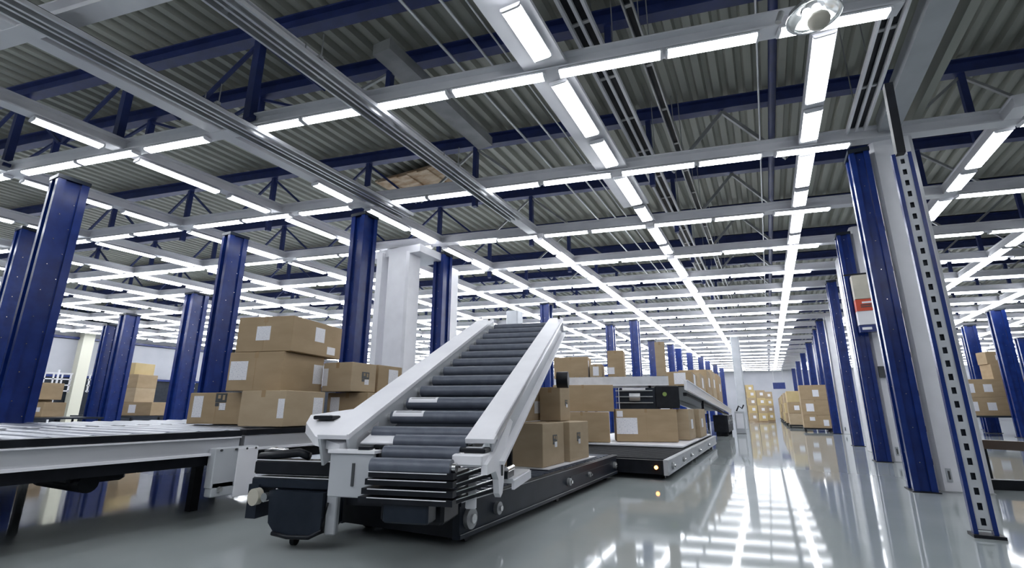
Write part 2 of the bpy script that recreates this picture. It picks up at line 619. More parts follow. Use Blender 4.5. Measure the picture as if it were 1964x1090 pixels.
# round lamp on the first crossbeam
r = empty('round_lamp', (0.80, 4.66, 4.60))
tag(r, 'round glass lamp with grey ball hanging under the nearest crossbeam', 'lamp')
MB().lathe((0, 0, 0), [(.10, .12), (.16, .10), (.22, .05), (.235, .0), (.225, -.01), (.20, .03), (.15, .07), (.10, .09)], 'glass', 32).build('glass_shade', r)
b = MB()
for k in range(5):
    a = k * 2 * math.pi / 5
    b.lathe((.07 * math.cos(a), .07 * math.sin(a), .03), [(.0, .045), (.032, .03), (.04, 0), (.03, -.03), (0, -.045)], 'lamp', 10)
b.build('bulb', r)
MB().lathe((.03, -.02, -.07), [(0, .09), (.05, .08), (.085, .04), (.095, 0), (.085, -.045), (.05, -.08), (0, -.09)], 'beige', 24).build('ball', r)
m = MB().cyl((0, 0, .05), (0, 0, .32), .05, 'grey', 16)
m.box((0, .20, .34), (.08, .44, .04), 'grey')
m.build('stem', r)
MB().cyl((-.29, 0, .06), (-.25, 0, .16), .03, 'grey', 12).build('socket', r)

# ------------------------------------------------------------------ posts and columns
def post_profile(wx, wy):
    hx, hy = wx / 2, wy / 2
    q = [(-hx, -hy), (-hx * .45, -hy), (-hx * .45, -hy * .72), (hx * .45, -hy * .72), (hx * .45, -hy), (hx, -hy),
         (hx, -hy * .5), (hx * .72, -hy * .5), (hx * .72, hy * .5), (hx, hy * .5), (hx, hy),
         (hx * .45, hy), (hx * .45, hy * .72), (-hx * .45, hy * .72), (-hx * .45, hy), (-hx, hy),
         (-hx, hy * .5), (-hx * .72, hy * .5), (-hx * .72, -hy * .5), (-hx, -hy * .5)]
    return q


def blue_post(x, y, h, label, group, wx=.22, wy=.34, rz=0.0, parts=True, slots=True):
    r = empty('rack_post', (x, y, 0), rz)
    tag(r, label, 'post', group)
    MB().prism(post_profile(wx, wy), (0, 0, .012), (0, 0, h), 'blue', (0, 1, 0)).build('upright', r)
    if parts:
        MB().box((0, 0, .006), (wx * 1.2, wy * 1.15, .012), 'black').build('base_plate', r)
        MB().box((0, 0, h + .03), (wx * 1.1, wy * 1.05, .06), 'navyblack').build('cap', r)
        m = MB()
        z = .25
        while z < h - .2:
            for s in (-1, 1):
                m.cyl((s * wx * .36, -wy * .18, z), (s * (wx * .36 + .014), -wy * .18, z), .007, 'chrome', 6)
                m.cyl((s * wx * .36, wy * .18, z + .2), (s * (wx * .36 + .014), wy * .18, z + .2), .007, 'chrome', 6)
            m.cyl((0, -wy * .36, z + .1), (0, -wy * .36 - .014, z + .1), .006, 'chrome', 6)
            z += .42
        tag(m.build('bolts', r), kind='stuff')
    return r


GR = 'blue posts along the right side of the aisle'
b1p = blue_post(1.60, 8.16, 4.66, 'blue post standing just left of the big white column', GR, .24, .36)
m = MB()
for z in (.35, .75, 1.2, 1.7, 2.3, 2.9, 3.5):
    m.box((.135, .05, z), (.06, .08, .07), 'black')
tag(m.build('bracket', b1p), 'small black brackets on the right flank')
blue_post(1.86, 12.2, 4.66, 'blue post behind the first one, left of the second white column', GR, .24, .36)
blue_post(2.08, 16.85, 4.66, 'blue post left of the third white column', GR, .24, .36)
blue_post(2.36, 24.4, 4.66, 'blue post left of the fourth white column, beside the tall carton stack', GR, .26, .36)
for i, y in enumerate((27.2, 30.0, 32.6, 35.4, 38.4, 41.5, 45, 49, 53)):
    blue_post(2.45 + (i % 2) * .18, y, 4.66, 'blue post far down the right side of the aisle, %s past the fourth white column' % ordn(i + 1), GR, .3, .4, parts=i < 3)

GL = 'blue posts left of the conveyor'
blue_post(-9.95, 3.12, 4.62, 'thick blue post at the left edge, behind the roller table', GL, .30, .42)
blue_post(-13.6, 3.85, 4.62, 'blue post half hidden behind the thick leftmost one', GL, .34, .42)
blue_post(-10.0, 6.05, 4.62, 'blue post between the far carton tower and the big cartons', GL, .28, .42)
blue_post(-16.5, 9.0, 4.62, 'blue post half hidden just left of the one by the big cartons', GL, .5, .5)
blue_post(-6.66, 6.52, 4.62, 'thick blue post rising behind the big carton stack', GL, .34, .36)
blue_post(-6.72, 9.25, 4.62, 'blue post right of the white pillars', GL, .30, .36)
blue_post(-20.0, 8.75, 4.18, 'blue post rising just left of the far carton tower', GL, .46, .46)
blue_post(-21.2, 8.75, 3.9, 'slim blue post close against the one behind the carton tower', GL, .3, .4)
blue_post(-23.8, 13.2, 4.3, 'blue post against the pale wall right of the carton tower', GL, .35, .4)
GM = 'blue posts beyond the inclined conveyor'
blue_post(-6.75, 15.7, 4.62, 'blue post above the top rollers of the inclined conveyor', GM, .34, .36)
blue_post(-5.98, 21.2, 4.62, 'blue post behind the upper deck, left of a pair', GM, .34, .4)
blue_post(-4.72, 20.5, 4.62, 'blue post behind the upper deck, right of a pair', GM, .34, .4)
for i, (x, y) in enumerate(((-5.4, 27.4), (-4.75, 29.6), (-4.6, 31.4), (-4.35, 34.4), (-4.0, 37.5), (-3.9, 41), (-3.7, 45), (-3.5, 49))):
    blue_post(x, y, 4.62, 'distant blue post beyond the upper deck, %s from the pair' % ordn(i + 1), GM, .36, .4, parts=i < 2)
GX = 'blue posts behind the cartons at the right edge'
for x, y, t in ((8.1, 24.5, 'tallest blue post behind the cartons at the right edge'), (8.45, 28.7, 'blue post left of the tallest one at the right edge'),
                (9.6, 33.0, 'short looking blue post just right of the left one, right edge'), (12.3, 35.0, 'blue post near the right edge of the hall view'),
                (12.4, 37.5, 'distant blue post between the right edge pair')):
    blue_post(x, y, 4.62, t, GX, .42, .45)


def white_column(x, y, wx, wy, h, hole=True, mat='white'):
    ch = .05
    hx, hy = wx / 2, wy / 2
    m = MB().prism([(-hx + ch, -hy), (hx - ch, -hy), (hx, -hy + ch), (hx, hy - ch), (hx - ch, hy), (-hx + ch, hy), (-hx, hy - ch), (-hx, -hy + ch)],
                   (x, y, 0), (x, y, h), mat, (0, 1, 0))
    m.box((x, y, .006), (wx * 1.02, wy * 1.02, .012), 'grey')
    if hole:
        m.box((x - hx * .55, y - hy - .006, .20), (.05, .012, .16), 'plate')
        m.box((x - hx * .55, y - hy - .014, .20), (.02, .008, .10), 'ink')
    o = m.build('column')
    tag(o, kind='structure')
    return o


white_column(2.04, 8.44, .52, .52, 4.86)
white_column(2.24, 12.42, .46, .5, 4.86)
white_column(2.26, 14.9, .44, .5, 4.86)
white_column(2.80, 24.6, .5, .5, 4.86)
white_column(2.9, 36.0, .5, .5, 4.86, False)
white_column(-7.25, 8.45, .62, .5, 4.5, False)
white_column(-6.98, 9.9, .30, .5, 4.5, False)
white_column(-8.3, 16.2, .5, .5, 4.6, False, 'plate')
white_column(-1.22, 28.2, .42, .42, 4.7, False, 'plate')
m = MB().box((-7.75, 8.3, 2.25), (.16, .3, 4.6), 'white')
m.box((-7.45, 8.75, 4.55), (1.6, 1.0, .18), 'beam')
tag(m.build('trim_3'), kind='structure')

# perforated upright in front of the big white column
r = empty('perforated_upright', (1.43, 5.52, 0))
tag(r, 'slotted grey upright with blue edges standing in front of the big white column', 'post')
H = 3.42
m = MB()
z = .06
hw, sl = .055, .016
while z < H - .1:
    z1 = min(z + .115, H)
    za, zb = z + .03, z + .085
    for a, b, c0, c1 in ((-hw, -sl, z, z1), (sl, hw, z, z1), (-sl, sl, z, za), (-sl, sl, zb, z1)):
        m.box(((a + b) / 2, -.018, (c0 + c1) / 2), (b - a, .006, c1 - c0), 'plate')
    z = z1
m.build('slotted_plate', r)
for s in (-1, 1):
    MB().prism([(-.015, -.03), (.015, -.03), (.015, .025), (-.015, .025)], (s * .062, 0, .02), (s * .062, 0, H), 'blue', (0, 1, 0)).build('flange', r)
MB().box((0, .012, H / 2), (.09, .010, H - .1), 'navyblack').build('back_strip', r)
MB().box((.01, .01, .012), (.20, .15, .024), 'black').build('foot', r)
MB().bar((0, 0, H), (.02, .0, 4.2), .07, .09, 'black', (0, 1, 0)).build('top_strap', r)

# sign panel fixed on the second white column
r = empty('sign_panel', (2.05, 11.84, -.20))
MB().box((.0, .2, 3.3), (.1, .25, .1), 'grey').build('mounting_arm', r)
tag(r, 'beige, red and white panel fixed on the second white column', 'sign')
MB().box((0, 0, 3.62), (.46, .2, .50), 'beige').build('clear_cover', r)
MB().box((0, -.01, 3.24), (.47, .19, .24), 'red').build('red_band', r)
m = MB()
m.box((0, -.108, 3.29), (.26, .006, .035), 'white')
for z in (3.24, 3.20):
    m.box((-.02, -.108, z), (.28, .006, .02), 'ink')
m.build('lettering', r)
MB().box((0, 0, 2.98), (.47, .18, .28), 'white').build('white_panel', r)
m = MB().box((0, -.01, 2.76), (.48, .19, .14), 'blue')
m.box((-.12, -.108, 2.76), (.16, .006, .05), 'white')
m.box((.12, -.108, 2.76), (.16, .006, .05), 'white')
m.build('navy_strip', r)
MB().bar((-.35, -.05, 3.90), (.28, -.05, 3.90), .03, .03, 'black').build('bracket', r)
r = MB().box((2.15, 12.13, 1.72), (.2, .05, .22), 'ink').build('control_box')
tag(r, 'small dark box on the second white column at waist height', 'box')

# ------------------------------------------------------------------ cartons
def carton(x, y, z, th, w, d, h, label, group=None, mat='card', labels=(), marks=(), tape=True):
    """x,y = nearest vertical edge; w runs leftwards, d runs away; th = turn in degrees"""
    o = empty('cardboard_box', (x, y, z), R(th))
    m = MB().box((-w / 2, d / 2, h / 2), (w, d, h), mat, ch=.006)
    me = m.build('carton', o)
    tag(o, label, 'box', group)
    if tape:
        t = MB()
        t.box((-w / 2, d / 2, h + .0008), (.05, d * .99, .0016), 'tape')
        t.box((-w / 2, -.0008, h - .035), (.05, .0016, .07), 'tape')
        t.box((-w / 2, -.0006, h * .5), (.004, .0014, h * .96), 'tape') if w > .7 else None
        t.build('packing_tape', o)
    for face, u, v, lw, lh in labels:      # u,v = centre as fraction of face
        if face == 'L':
            MB().box((-w * u, -.0015, h * v), (lw, .003, lh), 'paper').build('shipping_label', o)
        else:
            MB().box((.0015, d * u, h * v), (.003, lw, lh), 'paper').build('shipping_label', o)
    for face, u, v, s in marks:
        p = MB()
        if face == 'L':
            c = Vector((-w * u, -.002, h * v))
            ax = Vector((1, 0, 0))
        else:
            c = Vector((.002, d * u, h * v))
            ax = Vector((0, 1, 0))
        nrm = Vector((ax.y, ax.x, 0)) * .002
        def rect(a, b, cw, chh, mt, e=0):
            cc = c + ax * a * s + Vector((0, 0, b * s))
            sz = (cw * s if ax.x else .003 + e, cw * s if ax.y else .003 + e, chh * s)
            p.box(cc, sz, mt)
        rect(0, .28, .9, .55, 'ink')
        rect(-.15, .35, .22, .22, 'card', .002)
        rect(.22, .3, .18, .3, 'card', .002)
        rect(.18, -.24, .5, .42, 'paper')
        rect(-.28, -.12, .3, .2, 'ink')
        p.build('printed_mark', o)
    return o


GB = 'big cartons stacked on the roller table'
carton(-5.58, 3.79, .805, 8, .92, .46, .375, 'wide bottom carton at the left end of the big stack', GB, 'card', [('L', .83, .55, .16, .26), ('R', .65, .75, .13, .12)], [('L', .42, .68, .20)])
carton(-4.53, 3.53, .805, 12, .58, .66, .375, 'bottom carton in the middle of the big stack with a tall label', GB, 'card2', [('R', .82, .45, .17, .28), ('L', .08, .5, .08, .2)])
carton(-4.52, 4.72, .805, 8, .62, .5, .385, 'bottom carton partly hidden behind the inclined rail', GB, 'card', [('L', .80, .62, .14, .18), ('R', .3, .8, .1, .1)])
carton(-4.95, 3.77, 1.19, 15, .74, .80, .45, 'middle carton of the big stack with labels at both ends', GB, 'card', [('L', .80, .52, .24, .22), ('R', .86, .5, .2, .24)])
carton(-4.62, 4.52, 1.20, 5, .47, .48, .365, 'middle row carton with dark printed marks, behind the rail', GB, 'card2', [('L', .9, .5, .08, .22)], [('R', .55, .45, .16)])
carton(-4.70, 5.08, 1.20, 5, .5, .55, .375, 'middle row carton with a pinkish label, farthest right', GB, 'card', [('R', .62, .5, .22, .28)])
carton(-4.89, 3.80, 1.645, 15, .76, 1.04, .42, 'topmost carton of the big stack', GB, 'card', [('L', .52, .52, .19, .17), ('R', .52, .62, .20, .18), ('R', .78, .2, .18, .1)])

GP = 'cartons on the low black conveyor behind the incline'
carton(-2.31, 5.21, .354, 0, .62, .65, .475, 'front lower carton on the low black conveyor', GP, 'card2', [], [('R', .55, .55, .14)])
carton(-2.26, 5.93, .354, 0, .6, .72, .475, 'rear lower carton on the low black conveyor', GP, 'card2', [], [('R', .45, .55, .14)])
carton(-2.80, 5.62, .835, 0, .42, .76, .44, 'upper carton seen through the incline legs with a pink label', GP, 'card2', [('R', .7, .4, .2, .16)])
carton(-2.46, 6.14, .835, 0, .30, .36, .44, 'narrow upper carton beside the inclined rail', GP, 'card2', [], [('R', .6, .5, .1)])

GQ = 'cartons on the second low conveyor'
carton(-2.87, 9.78, .345, 20, 1.1, .8, .58, 'lower left carton on the second low conveyor', GQ, 'card', [])
carton(-2.84, 10.05, .935, 20, 1.25, .8, .54, 'upper left carton on the second low conveyor with one label', GQ, 'card', [('L', .86, .72, .2, .26)])
carton(-1.68, 10.51, .345, 20, 1.22, .55, .64, 'big front carton with a large printed label on the second low conveyor', GQ, 'card', [('L', .82, .48, .42, .32), ('L', .93, .85, .12, .12)], [('R', .5, .5, .16)])
carton(-1.56, 11.26, .345, 0, .45, .95, .64, 'carton just behind the big front one on the second low conveyor', GQ, 'card2', [('R', .5, .5, .3, .2)])
carton(-1.47, 12.34, .345, 0, .5, 1.2, .64, 'last carton on the second low conveyor', GQ, 'card2', [('R', .4, .5, .3, .2)])

GU = 'cartons on the upper deck'
carton(-3.83, 11.42, 1.712, 10, .85, .6, .52, 'wide carton on the upper deck beside the inclined rail', GU, 'card', [('R', .2, .45, .12, .4)])
carton(-3.50, 11.5, 1.712, 10, .30, .5, .33, 'small carton with pink labels on the upper deck', GU, 'card2', [('L', .5, .5, .14, .22)])
carton(-2.96, 11.5, 1.712, 10, .38, .5, .64, 'carton between the two blue posts on the upper deck', GU, 'card', [('L', .8, .25, .16, .16)])
carton(-1.98, 11.45, 1.712, 10, .22, .4, .78, 'tall narrow carton at the right end of the upper deck', GU, 'card2', [])

# right aisle stacks on black carts
GS = 'cartons stacked along the right side of the aisle'
def cart(x, y, w, d, label):
    r = empty('cart', (x, y, 0))
    tag(r, label, 'cart', 'low black carts under the aisle cartons')
    MB().box((-w / 2, d / 2, .13), (w, d, .06), 'black').build('deck', r)
    for a in (-.08, -w + .08):
        for b in (.1, d - .1):
            MB().cyl((a - .02, b, .05), (a + .02, b, .05), .05, 'black', 10).build('wheel', r)
    return r


cart(2.42, 25.96, 1.12, 1.0, 'low black cart under the nearest carton tower on the right')
hs = [(.56, 'bottom carton of the nearest tower right of the aisle', [('L', .68, .7, .2, .16), ('L', .22, .4, .2, .26)]),
      (.64, 'middle carton of the nearest tower right of the aisle', [('L', .70, .5, .3, .34)]),
      (.66, 'top carton of the nearest tower right of the aisle', [('L', .42, .45, .24, .3)])]
z = .165
for i, (h, t, lb) in enumerate(hs):
    carton(2.42 - i * .02, 25.96, z, 0, 1.1 - i * .02, 1.0, h, t, GS, 'card', lb)
    z += h + .005
rows_r = [(1.92, 30.5), (1.86, 34.0), (1.86, 38.0), (1.86, 42.0), (1.86, 46.5), (1.86, 51.0)]
for i, (x, y) in enumerate(rows_r):
    cart(x, y, 1.05, 1.7, 'low black cart under the %s carton tower on the right' % ordn(i + 2))
    z = .165
    for k in range(3):
        h = .58
        carton(x, y, z, 0, 1.0, 1.6, h, '%s carton of the %s tower right of the aisle' % (['bottom', 'middle', 'top'][k], ordn(i + 2)), GS,
               ['card2', 'card', 'card3'][(i + k) % 3], [('L', .3 + .3 * ((i + k) % 2), .5, .24, .24)], tape=False)
        z += h + .005

# left of aisle: pale carton pallets far away
GT = 'cartons on the far pallets left of the aisle'
for i, (x, y, nz) in enumerate(((-.15, 40.5, 4), (.35, 44.5, 4), (-.95, 44.0, 5))):
    r = empty('pallet', (x, y, 0))
    tag(r, 'wooden pallet under the %s group of far yellowish cartons' % ['nearest', 'right hand', 'left hand'][i], 'pallet', 'far pallets left of the aisle')
    MB().box((-.6, .6, .11), (1.25, 1.25, .03), 'wood').build('deck', r)
    for b in (.05, .6, 1.15):
        MB().box((-.6, b, .048), (1.2, .12, .094), 'wood').build('runner', r)
    z = .13
    for k in range(nz):
        for q in range(2):
            h = .54
            carton(x - q * .61, y, z, 0, .58, 1.1, h, '%s layer carton on the %s half of the %s far pallet' % (ordn(k + 1), ['right', 'left'][q], ['nearest', 'right hand', 'left hand'][i]),
                   GT, ['card3', 'card2'][(k + q) % 2], [('L', .4, .5, .2, .2)], tape=False)
        z += .545

# tables with cartons far left
def plain_table(x0, x1, y0, y1, z, label, legs=True):
    r = empty('work_table', ((x0 + x1) / 2, (y0 + y1) / 2, 0))
    tag(r, label, 'table')
    wx, wy = x1 - x0, y1 - y0
    MB().box((0, 0, z - .03), (wx, wy, .05), 'navyblack').build('table_top', r)
    for a in (-1, 1):
        for b in (-1, 1):
            MB().box((a * (wx / 2 - .08), b * (wy / 2 - .08), (z - .055) / 2), (.06, .06, z - .055), 'black').build('leg', r)
    return r


plain_table(-22.4, -19.2, 5.7, 8.25, .7, 'dark table under the low cartons left of the carton tower')
plain_table(-24.8, -20.3, 9.8 - .3, 12.8, .7, 'dark table under the carton tower')
bx = bpy.data.objects
GK = 'cartons on the far left tables'
# group 1: two layers
carton(-20.75, 6.75, .705, 20, 1.6, .8, .53, 'lower left carton on the far left table', GK, 'card', [('L', .45, .3, .3, .14)], tape=False)
carton(-20.3, 7.05, .705, 20, .4, .7, .45, 'short lower right carton on the far left table', GK, 'card', [('L', .4, .5, .14, .14)], tape=False)
carton(-20.5, 6.88, 1.24, 20, 1.75, .8, .53, 'upper carton with three labels on the far left table', GK, 'card', [('L', .2, .55, .18, .4), ('L', .52, .5, .18, .4), ('L', .8, .35, .3, .2)], tape=False)
# group 2: tower
zz = .705
for i, (dx, w, h, t) in enumerate(((0, 2.3, .49, 'bottom carton of the far left tower'), (-.75, 1.6, .53, 'second carton of the far left tower'),
                                   (-.75, 1.55, .51, 'third carton of the far left tower'), (-.95, 1.15, .44, 'small top carton of the far left tower'))):
    carton(-20.75 + dx, 10.35 + dx * .36, zz, 20, w, .9, h, t, GK, ['card', 'card2', 'card', 'card3'][i], [('L', .35, .5, .3, .3), ('L', .7, .55, .2, .14)], tape=False)
    zz += h + .005

# right edge table and cartons
plain_table(5.5, 12.5, 25.0, 27.9, .74, 'dark table carrying cartons near the right edge')
GZ = 'cartons on the table near the right edge'
for k, (x, w) in enumerate(((8.30, 1.35), (9.75, 1.35), (11.2, 1.35))):
    for q in range(2):
        carton(x, 26.0 + k * .25, .745 + q * .705, 8, w, 1.0, .70, '%s carton in the %s column on the right edge table' % (['lower', 'upper'][q], ordn(k + 1)), GZ,
               'card', [('L', .78, .5, .22, .36), ('L', .38, .5, .28, .3)], tape=False)
carton(8.95, 26.3, 2.155, 8, .85, .8, .60, 'third layer carton on the right edge table', GZ, 'card', [('L', .3, .5, .25, .3)], tape=False)
carton(8.75, 26.35, 2.76, 8, .7, .7, .5, 'small topmost carton on the right edge table', GZ, 'card', [('L', .4, .5, .25, .2)], tape=False)
o = MB().tube([(6.6, 17.5, .98), (6.9, 17.2, .97), (7.2, 17.0, 1.0), (7.45, 16.9, 1.12), (7.7, 16.8, 1.32), (8.1, 16.7, 1.5)], .045, 'chrome').build('guide_rail')
tag(o, 'bent silver tube in front of the right edge cartons', 'rail')
MB().cyl((6.75, 17.4, 0), (6.62, 17.48, .95), .03, 'black').build('support_leg', o)
r = empty('floor_rail', (2.4, 7.2, 0))
tag(r, 'dark brown rail on short feet behind the slotted upright', 'rail')
MB().bar((-.05, 2.4, .52), (2.6, .1, .52), .09, .12, 'brown').build('bar', r)
for t in (.1, .9):
    MB().box((-.05 + 2.65 * t, 2.4 - 2.3 * t, .23), (.05, .05, .46), 'black').build('foot', r)
o = MB().box((2.25, 8.7, .06), (1.1, .12, .12), 'black', rz=.2).build('floor_bar')
tag(o, 'black bar lying on the floor right of the big white column', 'bar')

# ------------------------------------------------------------------ roller table at left
def roller(m_or_none, p0, p1, rad, mat, parent, name='roller'):
    return MB().cyl(p0, p1, rad, mat, 16).build(name, parent)


TX0, TX1, TY0, TY1, TZ = -9.4, -4.5, -.3, 6.0, .80
r = empty('roller_table', (TX1, TY0, 0))
tag(r, 'long wide roller table with pale side rail at the left', 'conveyor')
L = TY1 - TY0
WT = TX1 - TX0
cprof2 = [(-.5, -.5), (.5, -.5), (.5, .5), (-.5, .5), (-.5, .40), (.2, .36), (.2, -.36), (-.5, -.40)]
MB().box((-.03, 3.36 / 2, TZ - .035), (.10, 3.36, .05), 'black').build('edge_strip', r)
MB().box((-.03, 3.40 + (L - 3.40) / 2, TZ - .03), (.10, L - 3.40, .05), 'black').build('edge_strip', r)
m = MB()
m.box((-.02, 1.67, TZ - .135), (.06, 3.36, .13), 'alu')
m.box((0, 1.67, TZ - .07), (.07, 3.36, .012), 'white')
m.box((.005, 1.67, TZ - .205), (.09, 3.36, .02), 'white')
m.build('side_rail', r)
m = MB()
m.box((-.02, 3.40 + (L - 3.40) / 2, TZ - .12), (.06, L - 3.40, .12), 'alu')
m.box((0, 3.40 + (L - 3.40) / 2, TZ - .185), (.08, L - 3.40, .02), 'white')
m.build('side_rail', r)
MB().box((-WT + .03, L / 2, TZ - .10), (.06, L, .16), 'alu').build('far_rail', r)
MB().box((-.09, L / 2, TZ - .26), (.10, L, .09), 'black').build('lower_beam', r)
MB().box((-WT / 2, L / 2, TZ - .19), (WT - .3, L - .1, .02), 'navyblack').build('bed_plate', r)
n = 24
for k in range(n):
    y = .12 + k * (L - .24) / (n - 1)
    roller(None, (-.10, y, TZ - .09), (-WT / 2 + .02, y, TZ - .09), .085, 'steelbed', r)
tag(MB().box((-WT / 2, L / 2, TZ - .05), (.04, L, .08), 'alu').build('middle_rail', r), None)
for k in range(23):
    y = .25 + k * (L - .5) / 22
    roller(None, (-WT / 2 - .03, y, TZ - .09), (-WT + .07, y, TZ - .09), .085, 'steelbed', r)
for a in (-.75, -WT + .3):
    for b in (.03, 3.45, 6.1):
        MB().box((a if b > 1 else a * 1.0, b, (TZ - .14) / 2), (.08, .08, TZ - .14), 'black').build('leg', r)
# cross strut with motor under the table
m = MB().box((-.75, 2.45, .46), (.7, .40, .10), 'black', ch=.02)
m.cyl((-1.1, 2.35, .42), (-.3, 2.35, .42), .07, 'black', 16)
m.bar((-.9, 2.2, .46), (-.3, 2.9, .58), .10, .05, 'black')
m.build('drive_motor', r)
# pale gearbox cover hanging at the joint
px, py = .03, 3.28
MB().box((px + .03, py, .48), (.10, .42, .34), 'plate', ch=.008).build('gear_cover', r)
m = MB().box((px + .085, py + .10, .43), (.012, .20, .42), 'beam', ch=.004)
m.build('front_plate', r)
MB().box((px + .03, py - .10, .30), (.10, .20, .12), 'plate', ch=.008).build('lower_box', r)
m = MB()
for a in (-.16, -.02, .08, .17):
    m.cyl((px + .08, py + a, .63), (px + .095, py + a, .63), .010, 'ink', 8)
m.cyl((px + .08, py - .13, .30), (px + .10, py - .13, .30), .025, 'grey', 12)
m.build('screws', r)

# ------------------------------------------------------------------ inclined roller conveyor
AL = R(21.7)
IC = empty('inclined_conveyor', (-2.245, 2.955, 0), R(14))
tag(IC, 'steep inclined roller conveyor with pale side rails and dark rollers', 'conveyor')
ca, sa = math.cos(AL), math.sin(AL)
LEN = 3.62
XRI, XRO, XLI, XLO = .405, .60, -.43, -.67     # rail edges


def on(x, s, t=0.0):
    """point on the incline: x across, s along the slope, t up from the roller plane"""
    return Vector((x, s * ca - t * sa, .83 + s * sa + t * ca))


def slope_box(xa, xb, s0, s1, ta, tb, mat, m=None):
    m = m or MB()
    vs = [on(x, q, t) for t in (ta, tb) for x, q in ((xa, s0), (xb, s0), (xb, s1), (xa, s1))]
    return m.add(vs, [(3, 2, 1, 0), (4, 5, 6, 7), (0, 1, 5, 4), (1, 2, 6, 5), (2, 3, 7, 6), (3, 0, 4, 7)], mat)


m = slope_box(XRI, XRO, -.28, LEN, .055, .085, 'white')
slope_box(XRI + .03, XRI + .045, -.22, LEN, -.06, .055, 'plate', m)
slope_box(XRO - .05, XRO - .035, -.22, LEN, -.13, .055, 'plate', m)
slope_box(XRO - .05, XRO + .02, -.15, LEN, -.155, -.13, 'white', m)
slope_box(XRO - .012, XRO, -.2, LEN, .035, .085, 'alu', m)
m.build('side_rail', IC)
m = slope_box(XLO, XLI, -.30, LEN, .075, .105, 'beam')
slope_box(XLI - .02, XLI, -.30, LEN, -.12, .075, 'plate', m)
slope_box(XLO, XLO + .02, -.30, LEN, -.12, .075, 'plate', m)
slope_box(XLI - .012, XLI + .006, -.30, LEN, .085, .112, 'white', m)
m.build('side_rail', IC)
slope_box(XRI, XRO, LEN, LEN + .02, -.1, .085, 'white').build('end_cap', IC)
slope_box(XLO, XLI, LEN, LEN + .02, -.1, .105, 'white').build('end_cap', IC)
m = MB()
for x in (XRO - .05, XLI - .05):
    m.box(on(x, LEN - .04, .10), (.03, .03, .05), 'black')
m.build('top_knob', IC)
SL = [-.50, -.33, -.165] + [k * 3.55 / 12 - .03 for k in range(13)]
for k, q in enumerate(SL):
    xa_ = XLI + .04 if q > -.05 else -.15
    rl = MB().cyl(on(xa_, q, 0), on(XRI - .02, q, 0), .05, 'rubber', 28).build('roller', IC)
    if q > -.1:
        MB().cyl(on(XLI, q, 0), on(XLI + .04, q, 0), .026, 'chrome', 12).build('roller_bearing', rl)
        MB().cyl(on(XRI - .02, q, 0), on(XRI + .03, q, 0), .043, 'black', 14).build('roller_cap', rl)
    else:
        MB().cyl(on(XRI - .02, q, 0), on(XRI + .01, q, 0), .03, 'chrome', 12).build('roller_bearing', rl)
    if k in (4, 5):
        a0, a1 = on(XLI + .06, q, 0), on(XLI + .32, q, 0)
        for r0_, r1_, mt, e in ((50, 150, 'white', .0510), (66, 134, 'beam', .0516), (84, 92, 'ink', .0522), (104, 112, 'ink', .0522)):
            vs = []
            x0_ = 0.0 if mt == 'white' else .02
            for i in range(7):
                an = R(r0_ + i * (r1_ - r0_) / 6)
                off = Vector((0, ca * math.cos(an) - sa * math.sin(an), sa * math.cos(an) + ca * math.sin(an))) * e
                vs += [a0 + Vector((x0_, 0, 0)) + off, a1 - Vector((x0_, 0, 0)) + off]
            lb = MB()
            lb.add(vs, [[2 * i, 2 * i + 1, 2 * i + 3, 2 * i + 2] for i in range(6)], mt)
            lb.build('paper_label', rl)
slope_box(XLI, XRI, .0, LEN, -.13, -.115, 'navyblack').build('bed_plate', IC)
# pale tongue plate between the lowest rollers
slope_box(XLI + .02, -.06, -.20, .02, -.005, .005, 'beam').build('tongue_plate', IC)


def side_plate(m, x, pts, th, mat):
    n = len(pts)
    vs = [(x, y, z) for y, z in pts] + [(x + th, y, z) for y, z in pts]
    m.add(vs, [list(range(n)), [2 * n - 1 - i for i in range(n)]] + [[i, n + i, n + (i + 1) % n, (i + 1) % n] for i in range(n)], mat)
    return m


# right foot: level block, curved bracket, clamp, slot
m = MB().box((.46, -.30, .685), (.20, .22, .07), 'white', ch=.01)
m.build('foot_cover', IC)
rb = [(-.38, .60), (-.38, .66), (-.20, .72), (.20, .93), (.30, .90), (.12, .76), (.05, .62), (.03, .50), (.0, .44), (-.05, .42), (-.09, .45), (-.11, .54), (-.18, .60)]
side_plate(MB(), .545, rb, .04, 'white').build('foot_bracket', IC)
MB().box((.588, -.03, .60), (.012, .022, .09), 'ink').build('slot', IC)
m = MB().box((.47, -.26, .735), (.17, .15, .03), 'black', ch=.008)
m.box((.47, -.27, .752), (.11, .045, .006), 'beam')
m.build('clamp', IC)
# left foot: tall pale plate, clamp, flared gusset
MB().box((-.33, -.40, .575), (.32, .03, .27), 'plate', ch=.006).build('foot_plate', IC)
MB().box((-.31, -.418, .58), (.018, .012, .14), 'ink').build('slot', IC)
m = MB().box((-.33, -.38, .72), (.34, .10, .02), 'white')
m.box((-.26, -.37, .738), (.08, .05, .025), 'black')
m.build('clamp', IC)
gp = [(-1.12, .22), (-1.04, .06), (-.78, -.18), (-.50, -.30), (-.43, -.20), (-.43, .10), (-.67, .50), (-.80, .36)]
n = len(gp)
m = MB()
zt = lambda x, y: .80 + max(0, y) * .40
vs = [(x, y, .70 + max(0, (y + .3)) * .30) for x, y in gp] + [(x, y, .755 + max(0, (y + .3)) * .36) for x, y in gp]
m.add(vs, [list(range(n))[::-1], [n + i for i in range(n)]] + [[i, (i + 1) % n, n + (i + 1) % n, n + i] for i in range(n)], 'beam')
m.build('foot_gusset', IC)
m = MB().box((-.90, .12, .925), (.17, .12, .03), 'black', ch=.006)
m.box((-.90, .11, .942), (.08, .04, .006), 'white')
m.build('clamp', IC)
